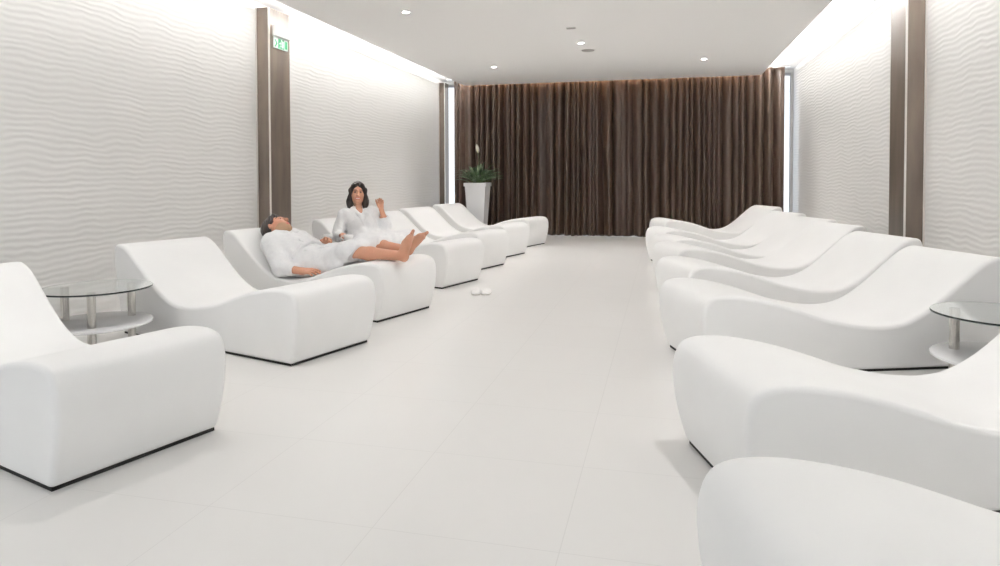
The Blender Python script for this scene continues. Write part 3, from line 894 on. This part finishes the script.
# head
az = R(47); hy = unit(np.array([math.cos(az), -math.sin(az), -.02])); hz0 = unit(np.array([-.02, .05, 1])); hz = unit(hz0 - (hz0 @ hy) * hy); hx = np.cross(hy, hz)
HCw = S(1.362, .285, .935); HMw = frame(hx, hy, hz, HCw)
FW.cone(nec - [0, 0, .02], HCw - hz * .06 - hy * .01, .050, .045, k=.03)
FW.M = HMw; head(FW, False); FW.M = None
over_couch(FW, edge=.032)
def ids_w(c):
    m = head_ids(toh(c, HMw), False)
    return m
FH2 = Field(HCw - np.array([.2, .2, .27]), HCw + np.array([.2, .2, .17]), .003); FH2.M = HMw
FH2.ell((0, -.022, .038), (.084, .100, .089), k=.0)
FH2.ell((0, -.06, -.06), (.085, .055, .11), k=.03)
for sx in (-1, 1):
    FH2.chain([(sx * .045, .062, .088), (sx * .078, .045, .03), (sx * .082, .028, -.05), (sx * .084, .030, -.13), (sx * .076, .056, -.222)], [.018, .020, .024, .028, .016], k=.025)
    FH2.chain([(sx * .07, -.02, -.02), (sx * .085, -.015, -.10), (sx * .082, -.005, -.20)], [.03, .035, .026], k=.03)
FH2.cone((0, .05, .108), (0, -.05, .118), .014, k=.02)
FH2.ell((.004, .105, -.005), (.058, .06, .082), k=.012, sub=True)
FH2.ell((0, .06, -.15), (.044, .08, .10), k=.012, sub=True)
FH2.cone((.006, .075, .125), (.004, -.03, .136), .006, k=.006, sub=True)
folds(FH2, [(230, 40, 14, 0, .0018), (60, 260, 10, 1, .0015), (330, 120, 20, 2, .0009)], .5, .65)
# robe
FQ = Field(lo, hi, RS)
FQ.ell(pel + [0, 0, .01], (.17, .205, .15), rot('Z', -20), k=.06)
FQ.cone(pel, che, .135, .13, k=.08)
FQ.ell(che + [0, 0, .0], (.125, .17, .165), Rc, k=.08)
for sx in (-1, 1): FQ.ell(che + g * .08 + rgt * sx * .068, (.060, .066, .066), k=.06)
FQ.cone(shR * .9 + shL * .1, shR * .1 + shL * .9, .064, k=.06)
FQ.cone(shR, elR, .066, .066, k=.04); FQ.cone(elR, elR * .45 + wrR * .55, .062, .056, k=.03)
FQ.cone(shL, elL + [-.01, .0, .02], .066, .068, k=.04); FQ.cone(elL, elL * .62 + wrL * .38, .060, .062, k=.03)
for i in (0, 1):
    FQ.cone(pel + [0, (-.08, .08)[i], 0], kn[i], .115, .085, k=.07)
    FQ.cone(kn[i], an[i], .08, .07, k=.06)
FQ.cone(S(1.0, .3, .37), S(.76, .34, .40), .12, .055, k=.08)
FQ.cone(S(1.25, .05, .33), S(.95, .03, .31), .07, .05, k=.07)
folds(FQ, [(40, 55, 22, 0, .0032), (-50, 38, 36, 1.3, .003), (70, -24, 14, 2, .002), (20, 90, -18, 4, .002)], 1.1, .55)
# V neck and lapels
nv = nec + g * .10
FQ.cone(nec + g * .075 + [0, 0, .05], che + g * .17 + [0, 0, .055], .060, .012, k=.012, sub=True)
for sx in (-1, 1):
    FQ.chain([nec - g * .045 + rgt * sx * .05 + [0, 0, .025], nec + g * .03 + rgt * sx * .073 + [0, 0, .012], che + g * .128 + rgt * sx * .045 + [0, 0, .085], che + g * .145 + rgt * sx * .0 + [0, 0, -.02]], [.024, .026, .025, .019], k=.004)
FQ.cone(elL * .62 + wrL * .38, elL * .45 + wrL * .55, .046, .05, k=.008, sub=True)
for a, b in ((shR + g * .05 + [0, 0, -.08], che + rgt * .12 + g * .06 + [0, 0, -.16]), (shL + g * .05 + [0, 0, -.08], che - rgt * .12 + g * .07 + [0, 0, -.17])):
    FQ.cone(a, b, .011, .009, k=.014, sub=True)
FQ.chain([che + rgt * .15 + [0, 0, -.19], che + g * .125 + rgt * .06 + [0, 0, -.195], che + g * .13 - rgt * .06 + [0, 0, -.195], che - rgt * .15 + [0, 0, -.19]], [.024] * 4, k=.004)
over_couch(FQ, edge=.032)
woman = person('person', LOUNGE[3], 'smiling person with long dark hair in a white bathrobe, seated with one hand raised', FW, ids_w, M_skinw,
               [('hair', FH2, M_hair), ('bathrobe', FQ, M_robe)])
woman.location = woman.location + Vector((math.sin(AL), math.cos(AL), 0)) * .022

# ------------------------------------------------------------------ light
w = bpy.data.worlds.new('World'); SC.world = w; w.use_nodes = True
bg = w.node_tree.nodes['Background']; bg.inputs['Color'].default_value = (.90, .94, 1.0, 1); bg.inputs['Strength'].default_value = 1.2

def area(name, loc, rot, sx, sy, power, col=(1, 1, 1)):
    l = bpy.data.lights.new(name, 'AREA'); l.shape = 'RECTANGLE'; l.size = sx; l.size_y = sy; l.energy = power; l.color = col
    o = bpy.data.objects.new(name, l); o.location = loc; o.rotation_euler = rot; link(o); return o
ln = SB - YF - .1
COVE = 900
area('cove_light_left', (SL + .045, (SB + YF) / 2, H1 + .075), (0, R(90 + 62), 0), .05, ln, COVE, (.985, .993, 1))
area('cove_light_right', (SR - .045, (SB + YF) / 2, H1 + .075), (0, R(-90 - 62), 0), .05, ln, COVE, (.985, .993, 1))
area('cove_light_back', ((SL + SR) / 2, SB - .05, H1 + .075), (R(180 - 50), 0, 0), SR - SL - .2, .03, 20, (1, .72, .48))
for x, y in [(d[0], d[1]) for d in dl] + [(-2.6, 2.95), (-1.04, 5.0), (.57, 6.6), (.57, 2.95)]:
    l = bpy.data.lights.new('downlight_beam', 'SPOT'); l.energy = 42 if y < 8 else 75; l.spot_size = R(125); l.spot_blend = .9; l.shadow_soft_size = .05; l.color = (1, .975, .95)
    o = bpy.data.objects.new('downlight_beam', l); o.location = (x, y, H1 - .012); link(o)

def portal(loc, rot, sx, sy):
    o = area('window_portal', loc, rot, sx, sy, 1); o.data.cycles.is_portal = True
portal((-1.8, YF - .02, 1.485), (R(90), 0, 0), 4.1, 2.37)
portal((XL + .18, YB - .02, 1.45), (R(-90), 0, 0), .3, 2.85)
portal((XR - .2, YB - .02, 1.45), (R(-90), 0, 0), .3, 2.85)

# ------------------------------------------------------------------ camera
f_, yaw, pit, roll, ppy = 668.76, R(13.76), R(1.4566), R(-.1523), 192.76
cy, sy, cp, sp_ = math.cos(yaw), math.sin(yaw), math.cos(pit), math.sin(pit)
fw = Vector((-sy * cp, cy * cp, -sp_)); rt = Vector((cy, sy, 0)); up = rt.cross(fw)
r2 = rt * math.cos(roll) + up * math.sin(roll); u2 = up * math.cos(roll) - rt * math.sin(roll)
cam = bpy.data.cameras.new('camera'); co = bpy.data.objects.new('camera', cam); link(co)
M = Matrix((r2, u2, -fw)).transposed().to_4x4(); M.translation = (0, 0, CAMH)
co.matrix_world = M
cam.sensor_width = 36; cam.lens = f_ * 36 / 1000; cam.shift_x = 0; cam.shift_y = -(283 - ppy) / 1000; cam.clip_start = .02
SC.camera = co
SC.view_settings.view_transform = 'Standard'; SC.view_settings.look = 'None'; SC.view_settings.exposure = 0.62; SC.view_settings.gamma = 1; SC.view_settings.use_curve_mapping = False
SC.cycles.max_bounces = 14; SC.cycles.diffuse_bounces = 8; SC.cycles.glossy_bounces = 4; SC.cycles.transmission_bounces = 8; SC.cycles.transparent_max_bounces = 12
SC.cycles.use_denoising = True; SC.cycles.sample_clamp_indirect = 6; SC.cycles.caustics_reflective = False; SC.cycles.caustics_refractive = False
